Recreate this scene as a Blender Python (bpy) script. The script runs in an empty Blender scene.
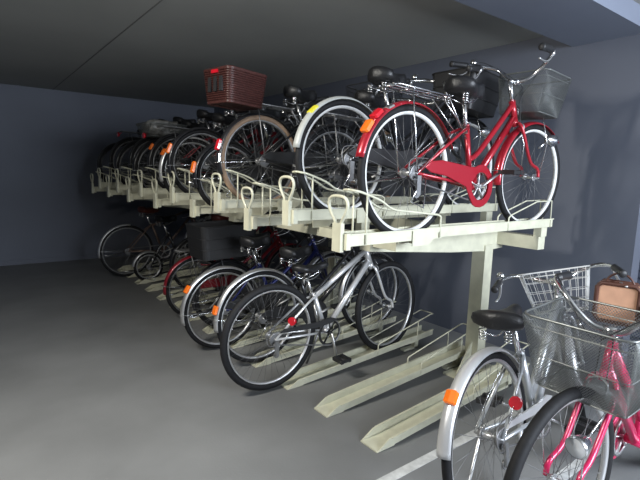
import bpy, math, random
from mathutils import Vector, Matrix
PI = math.pi
R = math.radians
scene = bpy.context.scene
COL = scene.collection
random.seed(7)

# ------------------------------------------------------------------ materials
def mat(name, col, rough=0.5, metal=0.0, noise=0.0, nscale=20.0, bump=0.0, bscale=60.0, spec=0.5, coat=0.0, alpha=None):
    m = bpy.data.materials.new(name); m.use_nodes = True
    nt = m.node_tree; b = nt.nodes['Principled BSDF']
    b.inputs['Base Color'].default_value = (*col, 1)
    b.inputs['Roughness'].default_value = rough
    b.inputs['Metallic'].default_value = metal
    b.inputs['Specular IOR Level'].default_value = spec
    b.inputs['Coat Weight'].default_value = coat
    if noise or bump:
        tc = nt.nodes.new('ShaderNodeTexCoord')
    if noise:
        n = nt.nodes.new('ShaderNodeTexNoise'); n.inputs['Scale'].default_value = nscale
        n.inputs['Detail'].default_value = 6
        nt.links.new(tc.outputs['Object'], n.inputs['Vector'])
        r = nt.nodes.new('ShaderNodeValToRGB')
        r.color_ramp.elements[0].position = 0.3; r.color_ramp.elements[1].position = 0.7
        r.color_ramp.elements[0].color = (*[c*(1-noise) for c in col], 1)
        r.color_ramp.elements[1].color = (*[min(1, c*(1+noise)) for c in col], 1)
        nt.links.new(n.outputs['Fac'], r.inputs['Fac'])
        nt.links.new(r.outputs['Color'], b.inputs['Base Color'])
    if bump:
        n2 = nt.nodes.new('ShaderNodeTexNoise'); n2.inputs['Scale'].default_value = bscale
        nt.links.new(tc.outputs['Object'], n2.inputs['Vector'])
        bp = nt.nodes.new('ShaderNodeBump'); bp.inputs['Strength'].default_value = bump
        bp.inputs['Distance'].default_value = 0.01
        nt.links.new(n2.outputs['Fac'], bp.inputs['Height'])
        nt.links.new(bp.outputs['Normal'], b.inputs['Normal'])
    return m

M = {}
M['cream'] = mat('cream_paint', (0.56, 0.55, 0.42), 0.38, 0, 0.10, 14, coat=0.1)
M['chrome'] = mat('chrome', (0.72, 0.72, 0.72), 0.22, 1.0)
M['alu'] = mat('aluminium', (0.62, 0.62, 0.62), 0.38, 0.85)
M['silver'] = mat('silver_paint', (0.72, 0.72, 0.72), 0.30, 0.55, coat=0.3)
M['dullsteel'] = mat('dull_steel', (0.25, 0.25, 0.25), 0.45, 0.8, 0.2, 40)
M['spoke'] = mat('spoke_steel', (0.15, 0.15, 0.15), 0.5, 0.6)
M['rubber'] = mat('tyre_rubber', (0.008, 0.008, 0.009), 0.7, 0, 0.3, 50, spec=0.3)
M['tan_rubber'] = mat('tan_rubber', (0.30, 0.20, 0.13), 0.7, 0, 0.15, 30)
M['black'] = mat('black_paint', (0.012, 0.012, 0.014), 0.3, 0, coat=0.3)
M['plastic'] = mat('black_plastic', (0.015, 0.015, 0.016), 0.5)
M['vinyl'] = mat('black_vinyl', (0.010, 0.010, 0.011), 0.45, 0, 0, bump=0.15, bscale=120)
M['red'] = mat('red_paint', (0.36, 0.012, 0.024), 0.28, 0.25, coat=0.4)
M['dred'] = mat('dark_red_paint', (0.20, 0.010, 0.018), 0.3, 0.2, coat=0.3)
M['pink'] = mat('pink_paint', (0.52, 0.018, 0.09), 0.28, 0.1, coat=0.4)
M['blue'] = mat('blue_paint', (0.012, 0.018, 0.10), 0.3, 0.3, coat=0.4)
M['brownpaint'] = mat('brown_grey_paint', (0.16, 0.11, 0.09), 0.35, 0.4)
M['greypaint'] = mat('grey_paint', (0.50, 0.52, 0.53), 0.3, 0.55, coat=0.3)
M['white'] = mat('white_paint', (0.62, 0.62, 0.60), 0.4)
M['dullwhite'] = mat('dull_white_mudguard', (0.36, 0.37, 0.35), 0.45)
M['refl_red'] = mat('red_reflector', (0.55, 0.008, 0.02), 0.15, 0, coat=0.6)
M['refl_orange'] = mat('orange_reflector', (0.85, 0.17, 0.01), 0.2, 0, coat=0.6)
M['yellow'] = mat('yellow_sticker', (0.60, 0.55, 0.03), 0.5)
M['bluetag'] = mat('blue_sticker', (0.03, 0.18, 0.42), 0.5)
M['pale'] = mat('pale_sticker', (0.42, 0.50, 0.56), 0.5)
M['wicker'] = mat('brown_wicker', (0.055, 0.019, 0.016), 0.38, 0, 0.35, 60)
M['tan'] = mat('tan_leather', (0.48, 0.27, 0.17), 0.55, 0, 0.15, 12)
M['brown'] = mat('dark_brown_trim', (0.07, 0.025, 0.015), 0.5)
M['meshgrey'] = mat('grey_mesh_wire', (0.20, 0.21, 0.20), 0.4, 0.6)
M['meshsilver'] = mat('silver_mesh_wire', (0.22, 0.23, 0.22), 0.35, 0.7)
M['meshblack'] = mat('dark_mesh_wire', (0.06, 0.06, 0.06), 0.42, 0.5)
M['darkred_saddle'] = mat('dark_red_vinyl', (0.10, 0.02, 0.012), 0.45)
M['foil'] = mat('crumpled_silver_cover', (0.30, 0.29, 0.27), 0.35, 0.3, 0.5, 12)
M['glass'] = mat('lamp_glass', (0.75, 0.76, 0.76), 0.08, 0.4, coat=1)
M['wrap'] = mat('dark_cover', (0.02, 0.022, 0.025), 0.55)

# ------------------------------------------------------------------ mesh builder
class MB:
    def __init__(s): s.v = []; s.f = []; s.sm = []; s.mi = []; s.cur = 0
    def add(s, vs, fs, smooth=True):
        n = len(s.v); s.v += [Vector(v) for v in vs]
        for f in fs:
            s.f.append([i+n for i in f]); s.sm.append(smooth); s.mi.append(s.cur)
    def box(s, a, b, mtx=None):
        (x0, y0, z0), (x1, y1, z1) = a, b
        vs = [Vector((x, y, z)) for x in (x0, x1) for y in (y0, y1) for z in (z0, z1)]
        if mtx: vs = [mtx @ v for v in vs]
        s.add(vs, [(0,1,3,2),(4,6,7,5),(0,4,5,1),(2,3,7,6),(0,2,6,4),(1,5,7,3)], False)
    def sweep(s, frames, prof, closed=False, caps=True, smooth=True):
        vs = []; n = len(prof)
        for (p, a, b, k) in frames:
            for (u, w) in prof: vs.append(p + a*u*k + b*w*k)
        m = len(frames); fs = []
        for i in range(m if closed else m-1):
            j = (i+1) % m
            for q in range(n):
                r = (q+1) % n
                fs.append((i*n+q, i*n+r, j*n+r, j*n+q))
        if not closed and caps:
            fs.append(tuple(range(n))[::-1]); fs.append(tuple(range((m-1)*n, m*n)))
        s.add(vs, fs, smooth)
    def tube(s, pts, r, n=8, closed=False, radii=None, flat=1.0):
        P = [Vector(p) for p in pts]; m = len(P)
        Q = [p for i, p in enumerate(P) if i == 0 or (p-P[i-1]).length > 1e-6]
        if len(Q) != m: P = Q; m = len(P); radii = None
        T = []
        for i in range(m):
            if closed: t = P[(i+1) % m]-P[i-1]
            elif i == 0: t = P[1]-P[0]
            elif i == m-1: t = P[-1]-P[-2]
            else:
                t = (P[i+1]-P[i]).normalized()+(P[i]-P[i-1]).normalized()
            if t.length < 1e-9: t = P[min(i+1, m-1)]-P[max(0, i-1)]+Vector((0, 0, 1e-5))
            T.append(t.normalized())
        up = Vector((0, 0, 1)) if abs(T[0].z) < 0.9 else Vector((1, 0, 0))
        a = T[0].cross(up).normalized(); fr = []
        for i in range(m):
            a = (a-T[i]*a.dot(T[i]))
            a = a.normalized() if a.length > 1e-6 else T[i].orthogonal().normalized()
            b = T[i].cross(a)
            fr.append((P[i], a, b, radii[i] if radii else r))
        prof = [(math.cos(2*PI*q/n), flat*math.sin(2*PI*q/n)) for q in range(n)]
        s.sweep(fr, prof, closed)
    def cyl(s, a, b, r, n=16, r2=None):
        s.tube([a, b], r, n, radii=[r, r if r2 is None else r2])
        # flat caps
        k = len(s.sm); s.sm[k-1] = s.sm[k-2] = False
    def lathe(s, o, axis, prof, n=20, arc=2*PI, closed=False):
        """prof: list of (radius, along axis)"""
        o = Vector(o); ax = Vector(axis).normalized(); a = ax.orthogonal().normalized(); b = ax.cross(a)
        vs = []; m = len(prof)
        for i in range(n):
            t = arc*i/n; d = a*math.cos(t)+b*math.sin(t)
            for (r, h) in prof: vs.append(o+d*r+ax*h)
        fs = []
        for i in range(n):
            j = (i+1) % n
            for q in range(m if closed else m-1):
                w = (q+1) % m
                fs.append((i*m+q, i*m+w, j*m+w, j*m+q))
        s.add(vs, fs)
    def arc_sweep(s, c, rad, t0, t1, prof, n=40, closed=False, smooth=True):
        """sweep in the XZ plane about c; prof (radial, y)"""
        c = Vector(c); fr = []
        cnt = n if closed else n+1
        for i in range(cnt):
            t = t0+(t1-t0)*i/n
            d = Vector((math.cos(t), 0, math.sin(t)))
            fr.append((c+d*rad, d, Vector((0, 1, 0)), 1.0))
        s.sweep(fr, prof, closed, True, smooth)
    def plate(s, pts, y0, y1):
        """polygon in XZ extruded in Y"""
        n = len(pts); vs = [(p[0], y0, p[1]) for p in pts]+[(p[0], y1, p[1]) for p in pts]
        fs = [tuple(range(n)), tuple(range(n, 2*n))[::-1]]+[(i, i+n, (i+1) % n+n, (i+1) % n) for i in range(n)]
        s.add(vs, fs, False)
    def build(s, name, m, parent=None, xf=None):
        me = bpy.data.meshes.new(name)
        vs = [xf @ v for v in s.v] if xf else s.v
        me.from_pydata([tuple(v) for v in vs], [], s.f)
        for i, p in enumerate(me.polygons):
            p.use_smooth = s.sm[i]; p.material_index = s.mi[i]
        for k in (m if isinstance(m, (list, tuple)) else [m]): me.materials.append(M[k] if isinstance(k, str) else k)
        me.update()
        import bmesh
        bm = bmesh.new(); bm.from_mesh(me); bmesh.ops.recalc_face_normals(bm, faces=bm.faces); bm.to_mesh(me); bm.free()
        o = bpy.data.objects.new(name, me); COL.objects.link(o)
        if parent: o.parent = parent
        return o

def empty(name, label, cat, group=None):
    o = bpy.data.objects.new(name, None); COL.objects.link(o); o.empty_display_size = 0.1
    o['label'] = label; o['category'] = cat
    if group: o['group'] = group
    return o
def tag(o, label, cat, group=None):
    o['label'] = label; o['category'] = cat
    if group: o['group'] = group
    return o
def struct(o): o['kind'] = 'structure'; return o
def smooth_pts(P, k=6):
    P = [Vector(p) for p in P]; out = []
    for i in range(len(P)-1):
        p0 = P[max(0, i-1)]; p1 = P[i]; p2 = P[i+1]; p3 = P[min(len(P)-1, i+2)]
        for j in range(k):
            t = j/k
            out.append(0.5*((2*p1)+(p2-p0)*t+(2*p0-5*p1+4*p2-p3)*t*t+(3*p1-p0-3*p2+p3)*t**3))
    out.append(P[-1]); return out

# ------------------------------------------------------------------ bicycle
def wheel(root, name, c, Ro, tw, rim, tyre, xf, det, wall=None, spokes=32, hub=0.02, spk='spoke'):
    c = Vector(c); rr = Ro-2*tw*0.92
    m = MB(); n = 64 if det > 1 else 44
    m.arc_sweep(c, rr-0.002, 0, 2*PI, [(0.008, -0.012), (0.008, 0.012), (-0.004, 0.011), (-0.010, 0.004), (-0.010, -0.004), (-0.004, -0.011)], n, True)
    w = m.build(name, rim, root, xf)
    t = MB()
    t.arc_sweep(c, Ro-tw, 0, 2*PI, [(tw*math.cos(a), tw*1.0*math.sin(a)) for a in [2*PI*i/12 for i in range(12)]], n, True)
    t.build('tyre', wall or tyre, w, xf)
    h = MB()
    h.cyl(c+Vector((0, -0.045, 0)), c+Vector((0, 0.045, 0)), hub*0.55, 12)
    for y in (-0.028, 0.028): h.cyl(c+Vector((0, y-0.002, 0)), c+Vector((0, y+0.002, 0)), hub, 16)
    h.cyl(c+Vector((0, -0.062, 0)), c+Vector((0, 0.062, 0)), 0.006, 8)
    h.build('hub', 'alu' if det else 'dullsteel', w, xf)
    sp = MB()
    for i in range(spokes):
        side = 1 if i % 2 else -1
        a = 2*PI*i/spokes; b = a+(0.42 if (i//2) % 2 else -0.42)
        p = c+Vector((hub*math.cos(b), 0.026*side, hub*math.sin(b)))
        q = c+Vector(((rr-0.008)*math.cos(a), 0, (rr-0.008)*math.sin(a)))
        sp.tube([p, q], 0.0010, 4)
    sp.build('spokes', spk, w, xf)
    return w

def fender(root, name, c, Ro, t0, t1, colr, xf, wid=0.028, gap=0.016, stay=True, mats=None):
    m = MB(); r = Ro+gap; k = 7
    outer = [(-0.014*(abs(u)**2), u*wid) for u in [(-1+2*i/(k-1)) for i in range(k)]]
    inner = [(a-0.0022, b*0.96) for a, b in outer[::-1]]
    m.arc_sweep(c, r, t0, t1, outer+inner, 36)
    o = m.build(name, colr, root, xf)
    if stay:
        s = MB(); c = Vector(c)
        for t in (t1-0.25 if t1 > PI else t0+0.25,):
            d = Vector((math.cos(t), 0, math.sin(t)))*(r-0.002)
            for y in (-1, 1):
                s.tube(smooth_pts([c+Vector((0, y*0.062, 0)), c+d*0.5+Vector((0, y*0.055, 0)), c+d+Vector((0, y*wid*0.98, 0)), c+d*1.02+Vector((0, 0, 0))], 4), 0.0022, 5)
        s.build('stay', 'chrome', o, xf)
    return o

def saddle(root, p, colr, big=True, springs=True):
    p = Vector(p); L = 0.26 if big else 0.27; W = (0.118 if big == 2 else 0.095) if big else 0.075
    m = MB(); fr = []; N = 14; vs = []; K = 14
    for i in range(N+1):
        t = i/N; x = -0.115+L*t
        w = W*(math.sin(min(1, (t+0.04)*3.4)*PI/2))*(1-0.76*min(1, max(0, (t-0.22)/0.5))**1.2) if t < 0.97 else W*0.20
        w = max(w, 0.02)
        if i == 0: w *= 0.6
        if i == N: w *= 0.55
        h = (0.042 if big else 0.024)*(1 if 0 < i < N else 0.6)
        zc = 0.012*math.cos(t*PI)**2+(0.010 if t < .35 else 0)
        for k in range(K):
            a = 2*PI*k/K
            cy, cz = math.cos(a), math.sin(a)
            vs.append(p+Vector((x, w*math.copysign(abs(cy)**0.8, cy), zc+(h if cz > 0 else h*0.85)*math.copysign(abs(cz)**0.7, cz))))
    fs = []
    for i in range(N):
        for k in range(K):
            r_ = (k+1) % K; fs.append((i*K+k, i*K+r_, (i+1)*K+r_, (i+1)*K+k))
    fs.append(tuple(range(K))[::-1]); fs.append(tuple(range(N*K, N*K+K)))
    m.add(vs, fs); o = m.build('saddle', colr, root)
    r = MB()
    for y in (-0.02, 0.02):
        r.tube(smooth_pts([p+Vector((0.10, y*0.3, -0.02)), p+Vector((0.03, y, -0.055)), p+Vector((-0.04, y, -0.055)), p+Vector((-0.085, y*2.6, -0.03))], 4), 0.0035, 6)
    r.build('saddle_rail', 'chrome', o)
    if springs:
        for y in (-0.055, 0.055):
            s = MB()
            pts = [p+Vector((-0.075+0.016*math.cos(a), y+0.016*math.sin(a), -0.022-0.045*a/(8*PI))) for a in [i*PI/5 for i in range(41)]]
            s.tube(pts, 0.0028, 5); s.build('saddle_spring', 'chrome', o)
    return o

def mesh_basket(root, mtx, w0, l0, w1, l1, h, kind, colr, xf=None, step=0.011, name='basket', rimcol=None):
    """basket with its origin at the middle of the bottom; x = away from the stem"""
    X = (xf or Matrix()) @ mtx
    def P(u, v, t):      # u,v in -1..1, t 0..1
        return Vector((v*(l0+(l1-l0)*t)/2, u*(w0+(w1-w0)*t)/2, h*t))
    def ring(t, rc=0.22, k=4):
        pts = []
        for (su, sv, a0) in ((1, 1, 0), (1, -1, 1), (-1, -1, 2), (-1, 1, 3)):
            for i in range(k+1):
                f = i/k*PI/2
                if a0 == 0: u = 1-rc+rc*math.sin(f); v = 1-rc+rc*math.cos(f); u, v = 1-rc+rc*math.sin(f), 1-rc+rc*math.cos(f)
                if a0 == 1: u, v = 1-rc+rc*math.cos(f), -1+rc-rc*math.sin(f)
                if a0 == 2: u, v = -1+rc-rc*math.sin(f), -1+rc-rc*math.cos(f)
                if a0 == 3: u, v = -1+rc-rc*math.cos(f), 1-rc+rc*math.sin(f)
                pts.append(P(u, v, t))
        return pts
    if kind == 'solid' or kind == 'wicker':
        m = MB(); T = [0, 0.02, 0.35, 0.7, 1.0]
        outer = [ring(t) for t in T]; n = len(outer[0])
        inn = [[q*0.97+Vector((0, 0, 0.008 if i == 0 else 0)) for q in outer[i]] for i in range(len(T))]
        rings = outer+inn[::-1]; vs = [q for r_ in rings for q in r_]; fs = []
        for i in range(len(rings)-1):
            for k in range(n): fs.append((i*n+k, i*n+(k+1) % n, (i+1)*n+(k+1) % n, (i+1)*n+k))
        fs.append(tuple(range(n))[::-1]); fs.append(tuple(range((len(rings)-1)*n, len(rings)*n)))
        m.add(vs, fs, False)
        if kind == 'solid':
            for t in (0.3, 0.62, 0.98): m.tube(ring(t), 0.005, 6, True)
        else:
            rows = 15
            for i in range(rows):
                t = (i+0.5)/rows; base = ring(t, 0.22, 5); pts = []
                nb = len(base)
                for k in range(nb):
                    a = base[k]; b = base[(k+1) % nb]; seg = max(1, int((b-a).length/0.012))
                    for q in range(seg): pts.append(a.lerp(b, q/seg))
                cen = Vector((0, 0, h*t)); pts = [p+(p-cen).normalized()*(0.004 if (k+i) % 2 else 0.0) for k, p in enumerate(pts)]
                m.tube(pts, h/rows*0.46, 5, True)
            for t in (0.0, 1.0): m.tube(ring(t, 0.22, 5), 0.009, 8, True)
        return m.build(name, colr, root, X)
    f = MB()
    f.tube(ring(1.0), 0.0042, 8, True); f.tube(ring(0.0), 0.003, 6, True)
    if kind == 'mesh':
        f.tube(ring(0.86), 0.002, 5, True); f.tube(ring(0.45), 0.002, 5, True)
        for (u, v) in ((1, 1), (1, -1), (-1, 1), (-1, -1)):
            pass
    o = f.build(name, rimcol or colr, root, X)
    g = MB()
    if kind == 'mesh':
        r0 = 0.0009
        # diagonal lattice on each wall
        def lattice(fn, W, H):
            n = int((W+H)/step)
            for s_ in (1, -1):
                for i in range(n+1):
                    a = i*step
                    x0, y0 = a, 0.0
                    # line going (-1,+1) from (a,0)
                    pts = []
                    if a <= W: p = (a, 0)
                    else: p = (W, a-W)
                    q = (a-H, H) if a-H >= 0 else (0, a)
                    if p[1] > H or abs(p[0]-q[0]) < 1e-5: continue
                    A = fn(p[0]/W, p[1]/H); B = fn(q[0]/W, q[1]/H)
                    if s_ < 0: A = fn(1-p[0]/W, p[1]/H); B = fn(1-q[0]/W, q[1]/H)
                    g.tube([A, B], r0, 3)
        e = 0.99
        lattice(lambda a, t: P(-e+2*e*a, 1, t), w1, h)
        lattice(lambda a, t: P(-e+2*e*a, -1, t), w1, h)
        lattice(lambda a, t: P(1, -e+2*e*a, t), l1, h)
        lattice(lambda a, t: P(-1, -e+2*e*a, t), l1, h)
        st = step; step2 = step*0.8
        step = step*0.6; lattice(lambda a, b: P(-e+2*e*a, -e+2*e*b, 0), w0, l0)
    else:
        for t in (0.25, 0.5, 0.75, 0.9): g.tube(ring(t), 0.0018, 5, True)
        for i in range(9):
            u = -0.88+1.76*i/8
            for v in (1, -1): g.tube([P(u, 0, 0), P(u, v, 0), P(u, v, 1)], 0.0016, 5)
        for i in range(6):
            v = -0.85+1.7*i/5
            for u in (1, -1): g.tube([P(u, v, 0), P(u, v, 1)], 0.0016, 5)
            g.tube([P(-1, v, 0), P(1, v, 0)], 0.0016, 5)
    g.build('wire_mesh', colr, o, X)
    return o

def bicycle(label, name='bicycle', frame='black', style='step', Rw=0.33, Rf=None, wb=1.08, tw=0.018, rim='alu', tyre='rubber', wall=None,
            fend=None, ffend=None, rack=None, fbasket=None, rbasket=None, guard=None, bars='swept', barh=0.16, steer=0, seatz=0.80,
            seatcol='vinyl', big=True, det=2, lamp=True, refl=('rack',), tagc=None, head=(0.86, 0.72), kick='side', bb=(0.44, 0.27),
            spokes=32, rfang=(0.30, 3.45), seat_back=0.0, tube_r=0.0145, group='bicycles', crank_ang=20, rest=None, grip='plastic', fork=None, hlen=0.13, rise=1.0, st_ang=19, boff=0.0, crank_mat='alu'):
    root = empty(name, label, 'bicycle', group)
    Rf = Rf or Rw
    A = Vector((0, 0, Rw)); F = Vector((wb, 0, Rf)); B = Vector((bb[0], 0, bb[1]))
    # steering axis
    hx, hz = head
    axis_ang = R(69)
    d = Vector((-math.cos(axis_ang), 0, math.sin(axis_ang)))     # up along the axis
    HB = Vector((hx+0.05, 0, hz)); HT = HB+d*hlen
    XF = Matrix.Translation(HB) @ Matrix.Rotation(R(steer), 4, d) @ Matrix.Translation(-HB)
    ST = B+Vector((-(seatz-0.16-B.z)*math.tan(R(st_ang)), 0, seatz-0.16-B.z))
    SC = Vector((B.x-(seatz-0.05-B.z)*math.tan(R(st_ang))-seat_back, 0, seatz))
    # --- frame
    m = MB(); r = tube_r
    m.tube([HB, HT], r*1.25, 12)
    m.cyl(B+Vector((0, -0.035, 0)), B+Vector((0, 0.035, 0)), 0.021, 14)
    if style == 'diamond':
        m.tube([B, ST], r, 10); m.tube([HT-d*0.02, ST-Vector((0, 0, 0.03))], r, 10); m.tube([HB+d*0.025, B], r*1.2, 10)
    elif style == 'step':
        m.tube([B, ST], r, 10)
        m.tube([HB+d*0.02, B+Vector((0.02, 0, 0.01))], r*1.25, 10)
        e = B.lerp(ST, 0.42)
        m.tube(smooth_pts([HT-d*0.02, HT.lerp(e, 0.45)+Vector((0, 0, -0.035)), HT.lerp(e, 0.8)+Vector((0, 0, -0.03)), e], 5), r, 10)
    elif style == 'twin':
        m.tube([B, ST], r*1.1, 10)
        m.tube([HB+d*0.02, B], r*1.3, 10)
        e = B.lerp(ST, 0.28)
        m.tube([HT-d*0.02, e+Vector((0.0, 0, 0))], r*1.3, 10)
    elif style == 'low':
        m.tube([B, ST], r*1.1, 10)
        m.tube(smooth_pts([HT-d*0.05, HB.lerp(B, 0.5)+Vector((-0.04, 0, -0.06)), B+Vector((0.02, 0, 0.0))], 6), r*1.6, 12)
    for y in (-1, 1):
        m.tube([B+Vector((-0.03, y*0.02, 0)), B.lerp(A, 0.35)+Vector((0, y*0.040, 0)), A+Vector((0, y*0.056, 0))], 0.008, 8)
        m.tube([ST+Vector((0, y*0.014, -0.02)), ST.lerp(A, 0.22)+Vector((0, y*0.036, 0)), A+Vector((0, y*0.056, 0))], 0.0075, 8)
    m.build('frame', frame, root)
    # --- fork
    m = MB(); cr = HB-d*0.015
    m.tube([cr+d*0.02, cr-d*0.02], r*1.3, 10)
    for y in (-1, 1):
        k = cr+Vector((0.01, y*0.048, -0.035))
        m.tube(smooth_pts([cr+Vector((0, y*0.012, 0)), k, k.lerp(F+Vector((-0.035, y*0.05, 0)), 0.65), F+Vector((-0.014, y*0.053, 0.05)), F+Vector((0, y*0.055, 0))], 5), 0.010, 8,
               radii=None)
    m.build('fork', fork or frame, root, XF)
    # --- wheels
    wheel(root, 'rear_wheel', A, Rw, tw, rim, tyre, None, det, wall, spokes, 0.024)
    wheel(root, 'front_wheel', F, Rf, tw, rim, tyre, XF, det, wall, spokes)
    # --- mudguards
    if fend:
        fr_ = fender(root, 'rear_mudguard', A, Rw, rfang[0], rfang[1], fend, None)
        for rr_, ang, c_ in [q for q in (refl or ()) if isinstance(q, tuple)]:
            q = MB(); dd = Vector((math.cos(ang), 0, math.sin(ang))); tt = Vector((-math.sin(ang), 0, math.cos(ang)))
            pos = A+dd*(Rw+0.020)
            if c_ in ('yellow', 'bluetag', 'chrome', 'pale'): pos = A+dd*(Rw+0.0045)
            fr2 = [(pos+tt*s_, dd, Vector((0, 1, 0)), k_) for s_, k_ in ((-rr_, 0.7), (-rr_*0.8, 1), (rr_*0.8, 1), (rr_, 0.7))]
            q.sweep(fr2, [(-0.006, -0.024), (0.010, -0.021), (0.014, 0), (0.010, 0.021), (-0.006, 0.024)], smooth=False)
            ob = q.build('reflector', c_, fr_); ob['label'] = {'refl_red': 'red reflector', 'refl_orange': 'orange reflector', 'yellow': 'yellow sticker', 'pale': 'pale sticker', 'bluetag': 'blue sticker', 'chrome': 'silver band'}.get(c_, 'marker')
    if ffend:
        fender(root, 'front_mudguard', F, Rf, 0.75, 3.3, ffend, XF)
    # --- saddle
    saddle(root, SC, seatcol, big, bool(big))
    m = MB(); m.tube([ST-Vector((0, 0, 0.05)), Vector((ST.x-(SC.z-ST.z)*math.tan(R(st_ang)), 0, SC.z-0.04))], 0.0125, 10)
    m.cyl(ST+Vector((0, -0.022, 0)), ST+Vector((0, 0.022, 0)), 0.006, 8); m.build('seat_post', 'chrome', root)
    # --- crankset
    m = MB(); cy = -0.048
    m.lathe(B+Vector((0, cy, 0)), (0, 1, 0), [(0.088, -0.002), (0.091, 0), (0.088, 0.002), (0.074, 0.002), (0.074, -0.002)], 36, closed=True)
    for i in range(5):
        a = 2*PI*i/5+0.3
        m.tube([B+Vector((0, cy, 0)), B+Vector((0.078*math.cos(a), cy, 0.078*math.sin(a)))], 0.009, 6, flat=0.4)
    m.cyl(B+Vector((0, -0.07, 0)), B+Vector((0, 0.07, 0)), 0.011, 10)
    ck = m.build('crankset', crank_mat, root)
    ca = R(crank_ang)
    for y, sgn in ((-0.075, 1), (0.075, -1)):
        e = B+Vector((0.165*math.cos(ca)*sgn, y*1.1, 0.165*math.sin(ca)*sgn))
        q = MB(); q.tube([B+Vector((0, y*0.95, 0)), e], 0.011, 8, flat=0.6); cm = q.build('crank_arm', 'alu', root)
        q = MB(); s = 1 if y > 0 else -1
        q.cyl(e, e+Vector((0, s*0.10, 0)), 0.007, 8)
        for dx in (-0.032, 0.032):
            q.box(e+Vector((dx-0.010, s*0.012 if s > 0 else -0.105, -0.012)), e+Vector((dx+0.010, 0.105 if s > 0 else -0.012, 0.012)))
        for yy in (0.014, 0.10): q.box(e+Vector((-0.03, s*yy-0.004, -0.009)), e+Vector((0.03, s*yy+0.004, 0.009)))
        q.build('pedal', 'plastic', cm)
    # --- chain / guard
    m = MB(); up = []; 
    pth = [A+Vector((0, cy, 0.036)), B+Vector((0, cy, 0.088))]+[B+Vector((0.088*math.sin(t), cy, 0.088*math.cos(t))) for t in [PI*i/8 for i in range(1, 8)]]+[B+Vector((0, cy, -0.088)), A+Vector((0, cy, -0.036))]+[A+Vector((-0.036*math.sin(t), cy, -0.036*math.cos(t))) for t in [PI*i/6 for i in range(1, 6)]]
    m.tube(pth, 0.0045, 6, True); m.build('chain', 'dullsteel', root)
    if guard:
        g = MB(); gy = cy-0.014
        pts = []
        for i in range(15):
            a = R(-120)+R(240)*i/14*1.0
            pts.append((B.x+0.108*math.cos(a), B.z+0.108*math.sin(a)))
        gx = 0.07 if guard[1] == 'open' else 0.0
        pts += [(B.x-0.10, B.z+0.095), (A.x+gx+0.10, A.z+0.062), (A.x+gx+0.02, A.z+0.055), (A.x+gx-0.02, A.z+0.03), (A.x+gx+0.02, A.z+0.01), (A.x+gx+0.14, A.z-0.006), (B.x-0.12, B.z+0.00), (B.x-0.085, B.z-0.05)]
        if guard[1] == 'open':      # chrome ring shows through a round opening
            inner = [(B.x+0.073*math.cos(R(-120)+R(240)*i/14), B.z+0.073*math.sin(R(-120)+R(240)*i/14)) for i in range(15)]
            outer = pts[:15]
            for i in range(14): g.plate([outer[i], outer[i+1], inner[i+1], inner[i]], gy-0.004, gy+0.004)
            ex = inner[-1]; en = inner[0]
            g.plate([outer[14]]+pts[15:]+[outer[0], en, (B.x-0.07, B.z-0.03), (B.x-0.078, B.z+0.02), ex], gy-0.004, gy+0.004)
        elif guard[1] == 'slim':
            g.plate([(B.x+0.06, B.z+0.085), (B.x, B.z+0.108), (B.x-0.10, B.z+0.10), (A.x+0.06, A.z+0.055), (A.x+0.03, A.z+0.035), (B.x-0.10, B.z+0.062), (B.x, B.z+0.07)], gy-0.004, gy+0.004)
        else: g.plate(pts, gy-0.004, gy+0.004)
        if guard[1] != 'slim': g.tube([(p[0], gy, p[1]) for p in pts], 0.0045, 6, True)
        go = g.build('chain_guard', guard[0], root)
    # --- rear cog, derailleur
    m = MB()
    for k, rr_ in enumerate((0.036, 0.032, 0.028)):
        m.cyl(A+Vector((0, cy+k*0.006-0.001, 0)), A+Vector((0, cy+k*0.006+0.002, 0)), rr_, 18)
    m.build('rear_cog', 'dullsteel', root)
    if det > 1:
        m = MB(); m.box(A+Vector((-0.015, -0.075, -0.10)), A+Vector((0.012, -0.065, -0.01)))
        for dz in (-0.035, -0.095): m.cyl(A+Vector((0, -0.064, dz)), A+Vector((0, -0.056, dz)), 0.020, 12)
        m.tube(smooth_pts([A+Vector((0, -0.07, -0.03)), A+Vector((-0.06, -0.07, -0.02)), A+Vector((-0.05, -0.06, 0.06)), A+Vector((0.08, -0.05, 0.07))], 5), 0.0025, 5)
        m.build('derailleur', 'dullsteel', root)
    # --- handlebar
    stem_top = HT+d*(barh)
    m = MB(); m.tube([HT-d*0.02, stem_top], 0.0125, 10)
    ext = Vector((0.05, 0, 0.0)); ctr = stem_top+ext
    if bars == 'flat': ctr = stem_top+Vector((0.08, 0, 0.015))
    m.tube([stem_top, ctr], 0.013, 10)
    m.cyl(ctr+Vector((0, -0.024, 0)), ctr+Vector((0, 0.024, 0)), 0.018, 12)
    hb = MB(); grips = []
    for y in (-1, 1):
        if bars == 'flat': pts = [ctr, ctr+Vector((0.0, y*0.10, 0.005)), ctr+Vector((-0.02, y*0.20, 0.01)), ctr+Vector((-0.05, y*0.29, 0.01))]
        elif bars == 'high': pts = [ctr, ctr+Vector((0.02, y*0.05, 0.01)), ctr+Vector((0.04, y*0.10, 0.055*rise)), ctr+Vector((0.03, y*0.16, 0.11*rise)), ctr+Vector((-0.05, y*0.235, 0.13*rise)), ctr+Vector((-0.12, y*0.265, 0.13*rise)), ctr+Vector((-0.22, y*0.28, 0.125*rise))]
        else: pts = [ctr, ctr+Vector((0.03, y*0.06, 0.005)), ctr+Vector((0.055, y*0.12, 0.03)), ctr+Vector((0.04, y*0.19, 0.05)), ctr+Vector((-0.03, y*0.245, 0.05)), ctr+Vector((-0.10, y*0.265, 0.04)), ctr+Vector((-0.20, y*0.28, 0.02))]
        sp = smooth_pts(pts, 6); hb.tube(sp, 0.011, 10); grips.append((sp[-8:] if bars != 'flat' else sp[-7:], y))
    hbo = (m); 
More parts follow.
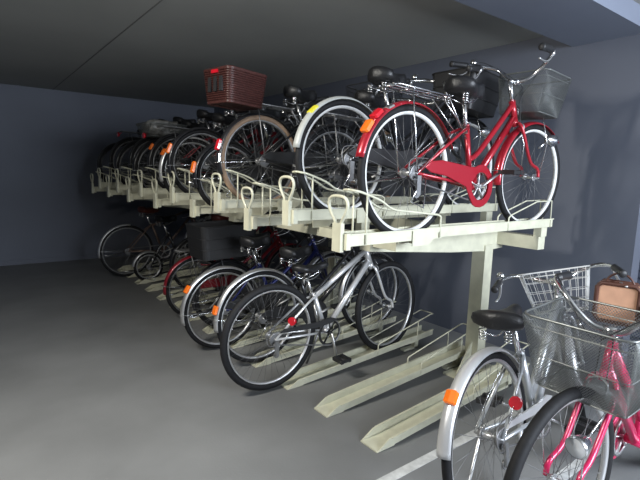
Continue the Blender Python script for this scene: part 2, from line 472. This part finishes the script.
    m.v, m.f = m.v, m.f
    n0 = len(m.v); m.v += hb.v; m.f += [[i+n0 for i in f] for f in hb.f]; m.sm += hb.sm; m.mi += hb.mi
    ho = m.build('handlebar', 'chrome' if det else 'dullsteel', root, XF)
    for sp, y in grips:
        g = MB(); g.tube(sp, 0.0165, 12); g.lathe(sp[-1], sp[-1]-sp[-2], [(0.0001, 0.006), (0.012, 0.005), (0.018, 0.001), (0.0185, -0.004), (0.0165, -0.01)], 12)
        g.build('grip', grip, ho, XF)
        l = MB(); a = sp[0]; dr = (sp[-1]-sp[0]).normalized(); fw = Vector((0.0, 0, -1)) if bars != 'flat' else Vector((1, 0, -0.4)).normalized()
        sd = Vector((0, -y, 0))*0.2
        l.tube([a-dr*0.02, a-dr*0.02+fw*0.022], 0.011, 8)
        l.tube(smooth_pts([a-dr*0.02+fw*0.02, a+dr*0.02+fw*0.05, a+dr*0.07+fw*0.06, a+dr*0.13+fw*0.055], 5), 0.006, 8, flat=0.6)
        l.build('brake_lever', 'alu', ho, XF)
    # cables
    m = MB()
    for sp, y in grips:
        a = sp[0]
        m.tube(smooth_pts([a+Vector((0, 0, -0.02)), a+Vector((0.09, -y*0.05, 0.02)), ctr+Vector((0.10, y*0.03, 0.0)), HT+Vector((0.05, y*0.02, 0.02)), HB+Vector((0.03, y*0.02, -0.02))], 6), 0.0024, 5)
    m.build('brake_cable', 'plastic', ho, XF)
    if det > 1:
        m = MB(); p = grips[1][0][0]-(grips[1][0][-1]-grips[1][0][0]).normalized()*0.05
        m.lathe(p+Vector((0, 0, 0.014)), (0, 0, 1), [(0.02, 0), (0.021, 0.006), (0.017, 0.016), (0.009, 0.022), (0.0001, 0.024)], 14); m.build('bell', 'chrome', ho, XF)
    # --- brakes
    m = MB()
    for y in (-1, 1):
        m.tube(smooth_pts([cr+Vector((0.03, y*0.005, 0.0)), cr+Vector((0.04, y*0.03, -0.01)), cr+Vector((0.045, y*0.032, -0.04)), cr+Vector((0.04, y*0.02, -0.06))], 4), 0.005, 6)
    m.build('brake_caliper', 'dullsteel', root, XF)
    # --- rack
    if rack:
        m = MB(); z = Rw*2+0.055
        for y in (-0.06, -0.02, 0.02, 0.06):
            m.tube([(0.24, y*0.6, z-0.005), (0.18, y, z), (-0.14, y, z+0.012), (-0.17, y*0.7, z+0.012)], 0.004, 6)
        for x in (-0.17, -0.05, 0.08, 0.22): m.tube([(x, -0.06, z+0.004), (x, 0.06, z+0.004)], 0.004, 6)
        m.tube([(0.22, 0, z), ST+Vector((0, 0, -0.04))], 0.004, 6)
        for y in (-1, 1): m.tube([(-0.06, y*0.06, z), (0, y*0.06, Rw)], 0.0038, 6); m.tube([(0.20, y*0.05, z), ST+Vector((-0.02, y*0.02, -0.08))], 0.0038, 6)
        rk = m.build('rear_rack', rack, root)
        if 'rack' in (refl or ()):
            q = MB(); q.cyl((-0.20, 0, z-0.025), (-0.178, 0, z-0.025), 0.026, 18); q.tube([(-0.178, 0, z-0.025), (-0.15, 0, z)], 0.004, 5)
            q.build('rear_reflector', 'refl_red', rk)
    if 'stay' in (refl or ()):
        q = MB(); c_ = A+(ST-A)*0.42+Vector((-0.01, -0.06, 0)); q.cyl(c_, c_+Vector((-0.02, -0.006, 0)), 0.026, 18); q.tube([c_, c_+Vector((0.03, 0.02, 0))], 0.004, 5)
        q.build('rear_reflector', 'refl_red', root)
    # --- baskets
    if fbasket:
        kind, cl, w0, l0, w1, l1, h, dz = fbasket
        base = Vector((HT.x+0.05+l0/2+boff, 0, HB.z+dz))
        mesh_basket(root, Matrix.Translation(base) @ Matrix.Rotation(R(6), 4, 'Y'), w0, l0, w1, l1, h, kind, cl, XF, 0.011 if det > 1 else 0.02)
        m = MB()
        for y in (-1, 1):
            q = MB(); q.tube([F+Vector((0, y*0.06, 0)), F+Vector((0.02, y*0.075, 0.2)), base+Vector((0.02, y*0.08, -0.002))], 0.003, 6); q.build('basket_stay', 'chrome', root, XF)
        m.tube([HT+d*0.02, base+Vector((-l0/2, 0, 0.03))], 0.006, 6)
        m.tube([base+Vector((-l0/2, 0, -0.002)), base+Vector((-l0/2, 0, 0.03))], 0.006, 6)
        m.build('basket_bracket', 'chrome', root, XF)
    if rbasket:
        kind, cl, w0, l0, w1, l1, h = rbasket[:7]
        tilt = rbasket[7] if len(rbasket) > 7 else 0
        off = rbasket[8] if len(rbasket) > 8 else (-0.02, 0.012)
        z = Rw*2+0.065+off[1]
        ya = rbasket[9] if len(rbasket) > 9 else 0
        bm_ = Matrix.Translation((off[0], 0, z)) @ Matrix.Rotation(R(ya), 4, 'Z') @ Matrix.Rotation(R(tilt), 4, 'Y')
        ob = mesh_basket(root, bm_, w0, l0, w1, l1, h, kind, cl, None, 0.016, name='rear_basket')
        if kind == 'wicker':
            q = MB()
            for k in (-1, 0, 1): q.box((-l1/2-0.004, k*0.055-0.014, 0.06), (-l1/2+0.02, k*0.055+0.014, 0.15))
            for k in range(3):
                o_ = MB(); o_.box((-l1/2-0.006, (k-1)*0.055-0.013, 0.06), (-l1/2+0.02, (k-1)*0.055+0.013, 0.145)); o_.build('slot', 'plastic', ob, bm_)
            o_ = MB(); o_.box((-l1/2-0.012, -0.03, 0.165), (-l1/2+0.01, 0.03, 0.185)); o_.build('red_tag', 'refl_red', ob, bm_)
    if lamp:
        m = MB(); c = F+Vector((0.02, -0.075, 0.22)) if not fbasket or lamp == 'side' else F+Vector((0.07, -0.07, 0.22))
        if lamp == 'near': c = F+Vector((0.06, 0.072, 0.19))
        m.lathe(c, (1, 0, -0.1), [(0.0001, -0.06), (0.014, -0.055), (0.026, -0.03), (0.034, 0.0), (0.036, 0.012), (0.033, 0.016)], 20)
        m.tube([c+Vector((-0.03, 0.0, 0)), F+Vector((-0.03, -0.055 if lamp != 'near' else 0.055, 0.17))], 0.006, 6)
        lo = m.build('head_lamp', 'chrome' if det else 'dullsteel', root, XF)
        g = MB(); g.lathe(c, (1, 0, -0.1), [(0.033, 0.015), (0.02, 0.022), (0.0001, 0.025)], 20); g.build('lamp_lens', 'glass', lo, XF)
    if kick == 'side':
        m = MB(); m.tube([A+Vector((0.06, 0.06, 0)), A+Vector((0.02, 0.13, -Rw+0.02)), A+Vector((0.0, 0.15, -Rw+0.012))], 0.007, 8); m.build('kickstand', 'alu', root)
    elif kick == 'centre':
        m = MB(); m.tube([B+Vector((-0.04, 0.03, -0.03)), B+Vector((-0.06, 0.13, -B.z+0.02)), B+Vector((-0.05, 0.15, -B.z+0.012))], 0.008, 8); m.build('kickstand', 'dullsteel', root)
    elif kick == 'up':
        m = MB(); m.tube([A+Vector((0.05, 0.07, -0.02)), A+Vector((-0.20, 0.075, -0.05)), A+Vector((-0.27, 0.075, -0.04))], 0.006, 8)
        m.tube([A+Vector((0.03, -0.07, -0.02)), A+Vector((-0.05, -0.072, -0.13)), A+Vector((0.04, -0.072, -0.16)), A+Vector((0.05, -0.07, -0.03))], 0.004, 8)
        m.build('kickstand', 'chrome', root)
    return root

def place(o, x, y, z, heading=0, lean=0, pitch=0):
    o.location = (x, y, z); o.rotation_euler = (R(lean), R(pitch), R(heading)); return o

# ------------------------------------------------------------------ the room
H = 1.35
XW, YF, ZC = 3.36, 7.40, 2.36
XL, YB = -3.2, -2.6
fm = mat('concrete_floor', (0.172, 0.174, 0.172), 0.55, 0, 0.16, 1.6, bump=0.06, bscale=90)
cm = mat('ceiling_concrete', (0.35, 0.35, 0.325), 0.8, 0, 0.07, 1.1)
wm = mat('blue_grey_wall', (0.098, 0.108, 0.136), 0.6, 0, 0.08, 1.3)
def slab(name, a, b, m):
    q = MB(); q.box(a, b); return struct(q.build(name, m))
slab('floor', (XL, YB, -0.1), (XW+1.0, YF+0.1, 0), fm)
slab('ceiling', (XL, YB, ZC), (XW+1.0, YF+0.1, ZC+0.12), cm)
slab('wall_far', (XL, YF, 0), (XW+0.1, YF+0.12, ZC), wm)
YWE = 1.115
slab('wall_right', (XW, YWE, 0), (XW+0.12, YF, ZC), wm)
slab('wall_left', (XL-0.1, YB, 0), (XL, YF+0.1, ZC), wm)
# recess with a lined shutter past the end of the right wall
q = MB(); q.box((XW+0.14, YB, 0), (XW+0.2, YWE+0.02, ZC))
for i in range(46): q.box((XW+0.125, YB, 0.03+i*0.05), (XW+0.14, YWE+0.02, 0.065+i*0.05))
struct(q.build('door_1', mat('dark_blue_shutter', (0.06, 0.07, 0.10), 0.5)))
# dropped beam over the near bay and the joints of the shuttering boards
BY0, BY1 = 1.175, 1.635
q = MB(); q.box((XL, BY0, ZC-0.11), (XW, BY1, ZC)); struct(q.build('trim_1', mat('blue_grey_beam', (0.17, 0.19, 0.24), 0.6, 0, 0.05, 2)))
q = MB()
for x in (-0.45, 1.02): q.box((x-0.004, 1.72, ZC-0.0025), (x+0.004, YF, ZC+0.001))
struct(q.build('trim_2', mat('ceiling_joint', (0.16, 0.16, 0.15), 0.8)))
q = MB(); q.box((XL, YF-0.012, 0), (XW, YF, 0.06)); struct(q.build('baseboard_far', wm))
# parking bay lines
lm = mat('worn_white_line', (0.50, 0.50, 0.48), 0.7, 0, 0.2, 25)
for y, x0, w in ((1.317, 1.30, 0.05), (0.87, 1.6, 0.05), (0.42, 1.5, 0.05)):
    q = MB(); q.box((x0, y-w/2, 0.0), (2.75, y+w/2, 0.002)); o = q.build('floor_line', lm); o['kind'] = 'structure'; o.name = 'trim_%d' % {1.317: 3, 0.87: 4, 0.42: 5}[y]

# ------------------------------------------------------------------ the rack
Y0, DY, NT = 1.545, 0.40, 13
XU = 1.27
ORD = ['nearest', 'second', 'third', 'fourth', 'fifth', 'sixth', 'seventh', 'eighth', 'ninth', 'tenth', 'eleventh', 'twelfth', 'thirteenth']
LOWZ, HIGHZ = 1.035, 1.105     # underside of the low and the high trays
held_up = [', holding the bright red bicycle', ', under the white-mudguard bicycle', '', ', under the tan-tyred bicycle']+['']*8+[' wall side']
def channel(q, x0, x1, z0, z1, w=0.055, lip=0.045, zb=0.0):
    """tray channel: floor, two lips; z may slope"""
    prof = [(-w, -zb), (w, -zb), (w, lip), (w+0.012, lip), (w+0.012, lip-0.006), (w+0.004, lip-0.006), (w+0.004, -zb-0.004), (-w-0.004, -zb-0.004), (-w-0.004, lip-0.006), (-w-0.012, lip-0.006), (-w-0.012, lip), (-w, lip)]
    fr = [(Vector((x0, 0, z0)), Vector((0, 1, 0)), Vector((0, 0, 1)), 1), (Vector((x1, 0, z1)), Vector((0, 1, 0)), Vector((0, 0, 1)), 1)]
    q.sweep(fr, prof, smooth=False)
def uy(n): return Y0+n*DY-0.03
def upper_tray(n):
    lowt = n % 2 == 0; z = (LOWZ if lowt else HIGHZ)+0.012
    y = uy(n)
    t = empty('bicycle_tray', 'cream upper tray, %s from the camera end%s' % (ORD[n], held_up[n]), 'bicycle rack tray', 'upper tier trays')
    t.location = (0, y, z)
    q = MB(); channel(q, XU+0.01, XU+0.62, 0, 0, 0.036, 0.050); channel(q, XU+0.52, 3.02, 0.004, 0.004, 0.030, 0.050)
    # slanted end of the outer sliding section
    for s in (-1, 1): q.plate([(XU+0.40, -0.03), (XU+0.52, -0.03), (XU+0.62, 0.052), (XU+0.40, 0.052)], s*0.045-0.002, s*0.045+0.002)
    q.build('tray_channel', 'cream', t)
    q = MB(); q.box((XU-0.012, -0.048, -0.018), (XU+0.012, 0.048, 0.052)); q.box((XU-0.030, -0.028, -0.028), (XU-0.010, 0.028, 0.095)); q.build('end_plate', 'cream', t)
    q = MB()
    pts = [(XU-0.020, -0.018, 0.085), (XU-0.020, -0.024, 0.105), (XU-0.022, -0.050, 0.140), (XU-0.024, -0.062, 0.172), (XU-0.025, -0.052, 0.198), (XU-0.026, -0.024, 0.208), (XU-0.026, 0.024, 0.208),
           (XU-0.025, 0.052, 0.198), (XU-0.024, 0.062, 0.172), (XU-0.022, 0.050, 0.140), (XU-0.020, 0.024, 0.105), (XU-0.020, 0.018, 0.085)]
    if n == 4: pts = None
    if pts: q.tube(smooth_pts(pts, 3), 0.0072, 8); q.build('loop_handle', 'cream', t)
    q = MB()
    for s in (-1, 1):
        y_ = s*0.044
        q.tube(smooth_pts([(XU+0.03, y_*0.35, 0.235), (XU+0.035, y_*0.8, 0.232), (XU+0.07, y_, 0.225), (XU+0.18, y_, 0.190), (XU+0.26, y_, 0.15), (XU+0.38, y_, 0.135), (XU+0.58, y_, 0.115)], 4)+[Vector((XU+0.60, y_, 0.105)), Vector((XU+0.60, y_, 0.0))], 0.0055, 7)
        q.tube([(XU+0.10, y_, 0.215), (XU+0.10, y_, 0.0)], 0.0048, 6)
    q.tube([(XU+0.03, -0.016, 0.235), (XU+0.03, 0.016, 0.235)], 0.0055, 7)
    q.build('rear_wheel_guard', 'cream', t)
    q = MB()
    for s in (-1, 1):
        y_ = s*0.035
        q.tube([(2.50, y_, 0.0), (2.50, y_, 0.075), (2.52, y_, 0.09), (2.80, y_, 0.165), (2.98, y_, 0.168), (2.99, y_, 0.0)], 0.0045, 6)
    q.tube([(2.98, -0.035, 0.168), (2.98, 0.035, 0.168)], 0.0045, 6)
    q.build('front_wheel_guard', 'cream', t)
    for x0_, x1_, zt in ((1.725, 1.785, 1.02), (2.905, 2.975, 0.985)):
        q = MB(); q.box((x0_, -0.025, zt-z), (x1_, 0.025, -0.003)); q.build('tray_bracket', 'cream', t)
    return t
for n in range(NT): upper_tray(n)

def floor_tray(n):
    y = Y0+n*DY
    hold = {0: 'empty', 1: 'empty', 2: 'under the silver sport bicycle', 3: 'under the silver-mudguard bicycle', 4: 'under the blue bicycle', 5: 'under the black bicycle',
            6: 'under the dark red bicycle', 10: 'under the folding bicycle', 11: 'under the grey brown bicycle'}.get(n, 'mostly hidden behind others')
    t = empty('floor_tray', 'cream sloping floor tray, %s from the camera, %s' % (ORD[n], hold), 'bicycle rack tray', 'floor level trays')
    t.location = (0, y, 0)
    q = MB(); x0, x1 = 1.62, 2.90; z0, z1 = 0.008, 0.10
    channel(q, x0, x1, z0, z1, 0.055, 0.042)
    # slanted tip
    for s in (-1, 1): q.plate([(x0-0.10, 0.003), (x0+0.02, 0.003), (x0+0.02, 0.05), (x0-0.015, 0.05)], s*0.059-0.003, s*0.059+0.003)
    q.box((x0-0.10, -0.06, 0.001), (x0+0.01, 0.06, 0.008))
    q.build('tray_channel', 'cream', t)
    q = MB()
    for s in (-1, 1):
        y_ = s*0.058
        q.tube([(2.30, y_, 0.06), (2.30, y_, 0.13), (2.31, y_, 0.14), (2.86, y_, 0.27), (2.89, y_, 0.27)], 0.0045, 6)
        q.tube([(2.72, y_, 0.09), (2.72, y_, 0.236)], 0.0045, 6)
    q.tube([(2.89, -0.058, 0.27), (2.89, 0.058, 0.27)], 0.0045, 6)
    q.build('front_wheel_guard', 'cream', t)
    q = MB(); q.box((2.74, -0.02, 0.0), (2.78, 0.02, 0.09)); q.box((2.62, -0.02, 0.0), (2.78, 0.02, 0.014)); q.box((2.55, -0.018, 0.05), (2.76, 0.018, 0.068)); q.build('tray_foot', 'cream', t)
for n in range(NT): floor_tray(n)

# supporting frame
rf = empty('rack_frame', 'cream steel support frame of the two-tier bicycle rack', 'bicycle rack')
q = MB(); q.box((2.90, 1.50, 0.90), (2.98, 6.5, 0.985)); q.build('rear_rail', 'cream', rf)
q = MB(); q.box((1.72, 1.62, 0.965), (1.79, 6.5, 1.02)); q.build('front_rail', 'cream', rf)
for i, y in enumerate((1.83, 3.43, 5.03, 6.35)):
    q = MB(); q.box((2.755, y-0.05, 0), (2.845, y+0.05, 0.9)); q.plate([(2.60, 0), (2.76, 0), (2.76, 0.22)], y-0.006, y+0.006); q.box((2.55, y-0.07, 0), (2.95, y+0.07, 0.012))
    q.build('post', 'cream', rf)
    q = MB(); q.plate([(1.70, 0.94), (1.70, 0.985), (2.97, 0.985), (2.97, 0.87), (2.75, 0.86), (2.4, 0.88)], y-0.04, y+0.04); q.build('arm', 'cream', rf)

# ------------------------------------------------------------------ bicycles on the upper tier
ZL, ZH = LOWZ+0.014, HIGHZ+0.014
G = 'bicycles on the upper tier'
def fy(n): return Y0+n*DY
def uz(n): return ZL if n % 2 == 0 else ZH
b = bicycle('bright red city bicycle with chrome rear rack on the nearest upper tray', frame='red', style='step', Rw=0.312, wb=1.075, rim='white', hlen=0.11, rise=0.85, st_ang=12, bb=(0.49, 0.255), fend='red', ffend='red', rack='chrome',
            fbasket=('mesh', 'meshgrey', 0.25, 0.20, 0.31, 0.25, 0.22, 0.035), boff=0.015, guard=('red', 'open'), bars='high', barh=0.11, steer=-4, seatz=0.735, lamp=True, kick='up', group=G,
            refl=((0.032, 2.52, 'refl_orange'), (0.028, 2.29, 'refl_red'), (0.022, 2.05, 'chrome')), crank_ang=28, rfang=(0.4, 2.95), head=(0.815, 0.63))
place(b, 1.662, uy(0), uz(0), 0)
b = bicycle('dark bicycle with white rear mudguard and yellow sticker on second upper tray', frame='black', style='step', Rw=0.305, wb=1.07, rim='white', hlen=0.11, fend='dullwhite', ffend='black', rack=None,
            fbasket=('solid', 'plastic', 0.28, 0.28, 0.34, 0.36, 0.24, 0.00), guard=('plastic', 'full'), head=(0.80, 0.63), bars='swept', barh=0.07, seatz=0.745, lamp=True, kick='up', group=G,
            refl=((0.030, 2.30, 'yellow'),), rfang=(0.3, 3.0))
place(b, 1.60, uy(1), uz(1), 0)
b = bicycle('dark city bicycle between the white-mudguard and tan-tyred ones, upper tier', frame='black', style='step', Rw=0.295, wb=1.03, rim='dullsteel', hlen=0.11, head=(0.80, 0.60), fend='black', ffend='black', rack='dullsteel', lamp=True,
            fbasket=('mesh', 'meshblack', 0.26, 0.22, 0.36, 0.30, 0.24, 0.05), guard=('plastic', 'full'), seatz=0.77, barh=0.12, kick='up', group=G, refl=('rack',), det=1)
place(b, 1.86, uy(2), uz(2), 0)
b = bicycle('black bicycle with tan tyres and a brown woven rear basket', frame='black', style='step', Rw=0.295, wb=1.05, hlen=0.11, head=(0.80, 0.60), rim='dullsteel', tyre='tan_rubber', fend='black', ffend='black', rack='dullsteel',
            rbasket=('wicker', 'wicker', 0.22, 0.26, 0.26, 0.30, 0.19, 2, (-0.19, -0.025), 12), guard=('plastic', 'full'), seatz=0.745, barh=0.07, kick='up', group=G, refl=((0.035, 2.85, 'refl_red'), (0.03, 3.1, 'chrome')), det=1,
            fbasket=('mesh', 'meshblack', 0.26, 0.22, 0.36, 0.30, 0.24, 0.05))
place(b, 1.56, uy(3), uz(3), 0)
ups = [
    (4, dict(label='small-wheeled black bicycle with red tail reflector beside the tan-tyred one', frame='black', fend='black', rim='dullsteel', refl=('rack', (0.04, 2.9, 'refl_orange'))), 1.52, 0.250),
    (5, dict(label='black upper-tier bicycle with orange mudguard reflector behind the small-wheeled one', frame='black', fend='black', rim='dullsteel', refl=((0.04, 2.75, 'refl_orange'), 'rack'), rack=None), 1.50, 0.270),
    (6, dict(label='dark bicycle with a blue sticker on its silver mudguard', frame='dred', fend='silver', rim='alu', refl=((0.03, 2.6, 'refl_orange'), (0.03, 2.3, 'bluetag')), rack=None), 1.58, 0.280),
    (7, dict(label='dark red upper-tier bicycle with an orange mudguard reflector', frame='dred', fend='black', rim='dullsteel', refl=((0.03, 2.6, 'refl_orange'),), rack='dullsteel'), 1.60, 0.270),
    (8, dict(label='black upper-tier bicycle carrying a wide rear basket with a silver cover', frame='black', fend='black', rim='dullsteel', refl=('rack',), rack='dullsteel', rbasket=('mesh', 'meshgrey', 0.26, 0.30, 0.34, 0.40, 0.12, 0, (-0.02, -0.04))), 1.60, 0.290),
    (9, dict(label='plain dark bicycle, fourth upper-tier bicycle from the far wall', frame='black', fend='black', rim='dullsteel', refl=()), 1.66, 0.280),
    (10, dict(label='black bicycle with raised saddle, third upper-tier bicycle from the far wall', frame='black', fend='black', rim='dullsteel', refl=(), seatz=0.80), 1.64, 0.300),
    (11, dict(label='dark bicycle, second upper-tier bicycle from the far wall', frame='black', fend='black', rim='dullsteel', refl=('rack',), rack='dullsteel'), 1.66, 0.290),
    (12, dict(label='dark bicycle on the farthest upper tray by the far wall', frame='black', fend='black', rim='black', refl=()), 1.62, 0.300),
]
for n, kw, x, rw in ups:
    kw = dict(kw); kw.setdefault('rack', None)
    kw.setdefault('fbasket', ('mesh', 'meshblack', 0.26, 0.22, 0.36, 0.30, 0.24, 0.05) if n in (4, 6, 8, 11) else ('solid', 'plastic', 0.26, 0.22, 0.35, 0.29, 0.24, 0.05) if n in (5, 9) else None)
    kw.setdefault('seatz', 0.73)
    b = bicycle(style='step' if n != 10 else 'diamond', Rw=rw, wb=1.02, hlen=0.10, head=(0.80, 2*rw+0.02), ffend='black', guard=('plastic', 'full'), barh=0.07, kick='up', det=1 if n < 7 else 0, group=G, spokes=28 if n < 8 else 20, lamp=False, **kw)
    place(b, x, uy(n), uz(n), 0)
# crumpled silver cover lying in the rear basket of the seventh bike
def lump(name, m, c, s, label, cat, seed=1, amp=0.18, n=18):
    rnd = random.Random(seed); q = MB(); vs = []; fs = []
    ph = [(rnd.uniform(0, 6), rnd.uniform(3, 9), rnd.uniform(3, 9)) for _ in range(6)]
    for i in range(n+1):
        for j in range(n*2):
            t = PI*i/n; f = PI*j/n
            k = 1+amp*sum(math.sin(a+b_*t+c_*0+round(c_)*f) for a, b_, c_ in ph)/3
            d = Vector((math.sin(t)*math.cos(f), math.sin(t)*math.sin(f), math.cos(t)))
            d = Vector([math.copysign(abs(w)**0.7, w) for w in d])
            vs.append(Vector(c)*0+Vector((d.x*s[0]*k, d.y*s[1]*k, d.z*s[2]*k)))
    for i in range(n):
        for j in range(n*2): fs.append((i*2*n+j, i*2*n+(j+1) % (2*n), (i+1)*2*n+(j+1) % (2*n), (i+1)*2*n+j))
    q.add(vs, fs); o = q.build(name, m); o.location = c; return tag(o, label, cat)
lump('folded_cover', 'foil', (1.58, uy(8), uz(8)+0.685), (0.16, 0.13, 0.075), 'crumpled silver grey cover stuffed in the upper rear basket', 'cover')

# ------------------------------------------------------------------ bicycles on the floor trays
G = 'bicycles on the floor tier'
b = bicycle('silver sport bicycle with sloping top tube and black chain case', frame='silver', style='diamond', Rw=0.335, wb=1.00, tw=0.022, rim='alu', fend=None, ffend=None, guard=('plastic', 'slim'), bars='flat', barh=0.03,
            seatz=0.715, big=False, lamp=False, refl=('stay',), kick='centre', group=G, head=(0.77, 0.68), bb=(0.42, 0.28), crank_ang=-80, crank_mat='black', steer=6, tube_r=0.017)
place(b, 1.445, fy(2), 0.012, 0, 0, -2.5)
b = bicycle('black floor-tier bicycle with silver mudguard and orange reflector beside the sport bicycle', frame='black', style='step', Rw=0.33, wb=1.06, rim='alu', fend='alu', ffend='alu', rack=None, guard=('plastic', 'full'),
            seatz=0.74, barh=0.05, lamp=True, refl=((0.030, 2.82, 'refl_orange'),), kick='up', group=G, det=1, head=(0.84, 0.62), fbasket=('mesh', 'meshblack', 0.26, 0.20, 0.34, 0.28, 0.20, 0.02), rfang=(0.3, 3.25))
place(b, 1.595, fy(3), 0.012, 0, 0, -2)
b = bicycle('blue bicycle with silver mudguard and amber reflector, fifth on the floor', frame='blue', style='step', Rw=0.31, wb=1.04, rim='alu', fend='alu', ffend='alu', rack=None, guard=('plastic', 'full'),
            seatz=0.78, barh=0.05, lamp=True, refl=((0.030, 2.52, 'refl_orange'),), kick='up', group=G, det=1, head=(0.84, 0.64), fbasket=('mesh', 'meshblack', 0.26, 0.20, 0.34, 0.28, 0.20, 0.02), rfang=(0.3, 3.35))
place(b, 1.50, fy(4), 0.005, 0, 0, -2)
b = bicycle('dark red floor-tier bicycle with a big black rear basket', frame='dred', style='step', Rw=0.285, wb=1.0, rim='dullsteel', fend='dred', ffend='dred', rack='dullsteel', guard=('dred', 'full'),
            seatz=0.76, barh=0.05, lamp=True, refl=(), kick='up', group=G, det=1, head=(0.84, 0.62), rfang=(0.3, 3.2), fbasket=('mesh', 'meshblack', 0.26, 0.20, 0.34, 0.28, 0.20, 0.02))
place(b, 1.62, fy(6), 0.006, 0, 0, -2)
b = bicycle('black bicycle with a tall black box basket over its rear wheel', frame='black', style='step', Rw=0.29, wb=1.02, rim='black', fend='black', ffend='black', rack='dullsteel', guard=('plastic', 'full'),
            seatz=0.74, barh=0.05, lamp=False, refl=(), kick='up', group=G, det=0, head=(0.84, 0.62), rbasket=('solid', 'plastic', 0.32, 0.46, 0.36, 0.50, 0.27, 0, (-0.02, -0.01)))
place(b, 1.72, fy(5), 0.012, 0, 0, -2)
b = bicycle('small folding bicycle with little wheels near the far wall', frame='black', style='low', Rw=0.175, wb=0.95, rim='alu', fend='alu', ffend='black', guard=None, rack=None,
            seatz=0.72, barh=0.12, lamp=False, refl=(), kick='up', group=G, det=0, head=(0.74, 0.50), bb=(0.36, 0.26), spokes=20, rfang=(0.9, 3.0))
place(b, 1.68, fy(10), 0.012, 0, 0, -2)
b = bicycle('grey brown bicycle with dark red saddle nearest the far wall, floor tier', frame='brownpaint', style='diamond', Rw=0.32, wb=1.06, rim='dullsteel', fend='alu', ffend='alu', guard=None, rack=None,
            seatz=0.80, barh=0.03, bars='flat', lamp=False, refl=(), kick='up', group=G, det=0, seatcol='darkred_saddle', rfang=(1.4, 3.3), head=(0.8, 0.68))
place(b, 1.55, fy(11), 0.006, 0, 0, -2)
b = bicycle('dark red bicycle half hidden behind the folding bicycle', frame='dred', style='step', Rw=0.31, wb=1.04, rim='dullsteel', fend='black', ffend='black', guard=('plastic', 'full'), rack=None,
            seatz=0.78, barh=0.05, lamp=False, refl=(), kick='up', group=G, det=0, head=(0.84, 0.62), seatcol='darkred_saddle')
place(b, 1.98, fy(8), 0.02, 0, 0, -2)

# ------------------------------------------------------------------ bicycles on the floor in front
G = 'bicycles parked on the open floor'
b = bicycle('silver grey city bicycle with white wire basket parked beside the rack post', frame='greypaint', style='twin', Rw=0.335, wb=1.08, rim='alu', fend='silver', ffend='silver', rack=None, guard=('silver', 'slim'),
            seatz=0.76, big=2, seat_back=0.11, barh=0.07, bars='swept', lamp='side', refl=('stay', (0.026, 2.40, 'refl_orange')), kick='side', group=G, head=(0.80, 0.67), hlen=0.11, fbasket=('wire', 'white', 0.25, 0.20, 0.34, 0.30, 0.22, -0.01),
            rfang=(0.5, 3.0), steer=22, tube_r=0.0155, crank_ang=-30)
place(b, 1.605, 0.905, 0, 7, -8)
b = bicycle('pink city bicycle with wide dark mesh front basket at lower right', frame='pink', style='twin', Rw=0.335, wb=1.08, rim='alu', fend=None, ffend=None, rack='chrome', guard=('pink', 'full'),
            seatz=0.76, big=2, tw=0.020, barh=0.05, hlen=0.11, bars='high', lamp='near', refl=(), kick='side', group=G, head=(0.80, 0.68), fbasket=('mesh', 'meshsilver', 0.30, 0.20, 0.36, 0.28, 0.27, -0.05), steer=-4, boff=-0.03, fork='pink')
place(b, 2.62, 0.635, 0, 180, -0.5)
# tan bag with brown trim hanging from the right grip
t = empty('shopping_bag', 'tan square bag with dark brown trim hanging by the grip of the silver grey bicycle', 'bag')
q = MB(); q.box((-0.03, -0.08, -0.085), (0.03, 0.08, 0.085)); q.build('bag_body', 'tan', t)
q = MB()
for x in (-0.032, 0.032): q.tube([(x, a, c) for a, c in ((-0.066, -0.09), (0.066, -0.09), (0.085, -0.07), (0.085, 0.07), (0.066, 0.09), (-0.066, 0.09), (-0.085, 0.07), (-0.085, -0.07))], 0.010, 8, True)
q.build('bag_trim', 'brown', t)
q = MB(); q.tube(smooth_pts([(0, -0.06, 0.085), (0, -0.04, 0.12), (0, 0, 0.14), (0, 0.04, 0.12), (0, 0.06, 0.085)], 4), 0.005, 8); q.build('bag_handle', 'brown', t)
t.location = (2.395, 0.835, 0.79); t.rotation_euler = (0, 0, R(15))

# ------------------------------------------------------------------ light
w = bpy.data.worlds.new('w'); scene.world = w; w.use_nodes = True
w.node_tree.nodes['Background'].inputs[0].default_value = (0.55, 0.65, 0.85, 1); w.node_tree.nodes['Background'].inputs[1].default_value = 0.06
def area(name, loc, target, sx, sy, power, col):
    l = bpy.data.lights.new(name, 'AREA'); l.shape = 'RECTANGLE'; l.size = sx; l.size_y = sy; l.energy = power; l.color = col
    o = bpy.data.objects.new(name, l); COL.objects.link(o); o.location = loc
    o.rotation_euler = (Vector(target)-Vector(loc)).to_track_quat('-Z', 'Y').to_euler(); return o
area('ceiling_lamp', (-0.35, 2.0, 2.24), (0.8, 1.4, 0), 0.14, 0.6, 80, (1.0, 0.97, 0.90))
area('daylight', (2.0, -2.3, 1.7), (2.1, 1.4, 0.5), 2.4, 1.2, 330, (0.80, 0.88, 1.0))

# ------------------------------------------------------------------ camera
cam = bpy.data.cameras.new('camera'); co = bpy.data.objects.new('camera', cam); COL.objects.link(co)
yaw, pit, rol = 0.6512, 0.1435, 0.029
Fv = Vector((math.sin(yaw)*math.cos(pit), math.cos(yaw)*math.cos(pit), -math.sin(pit)))
Rv = Fv.cross(Vector((0, 0, 1))).normalized(); Uv = Rv.cross(Fv)
R2 = Rv*math.cos(rol)+Uv*math.sin(rol); U2 = -Rv*math.sin(rol)+Uv*math.cos(rol)
mt = Matrix((R2, U2, -Fv)).transposed().to_4x4(); mt.translation = (0, 0, H)
co.matrix_world = mt
cam.sensor_width = 36; cam.lens = 465.03/640*36; cam.clip_start = 0.05
scene.camera = co
vs = scene.view_settings; vs.view_transform = 'Standard'; vs.look = 'None'; vs.gamma = 1; vs.use_curve_mapping = False; vs.exposure = 0.0
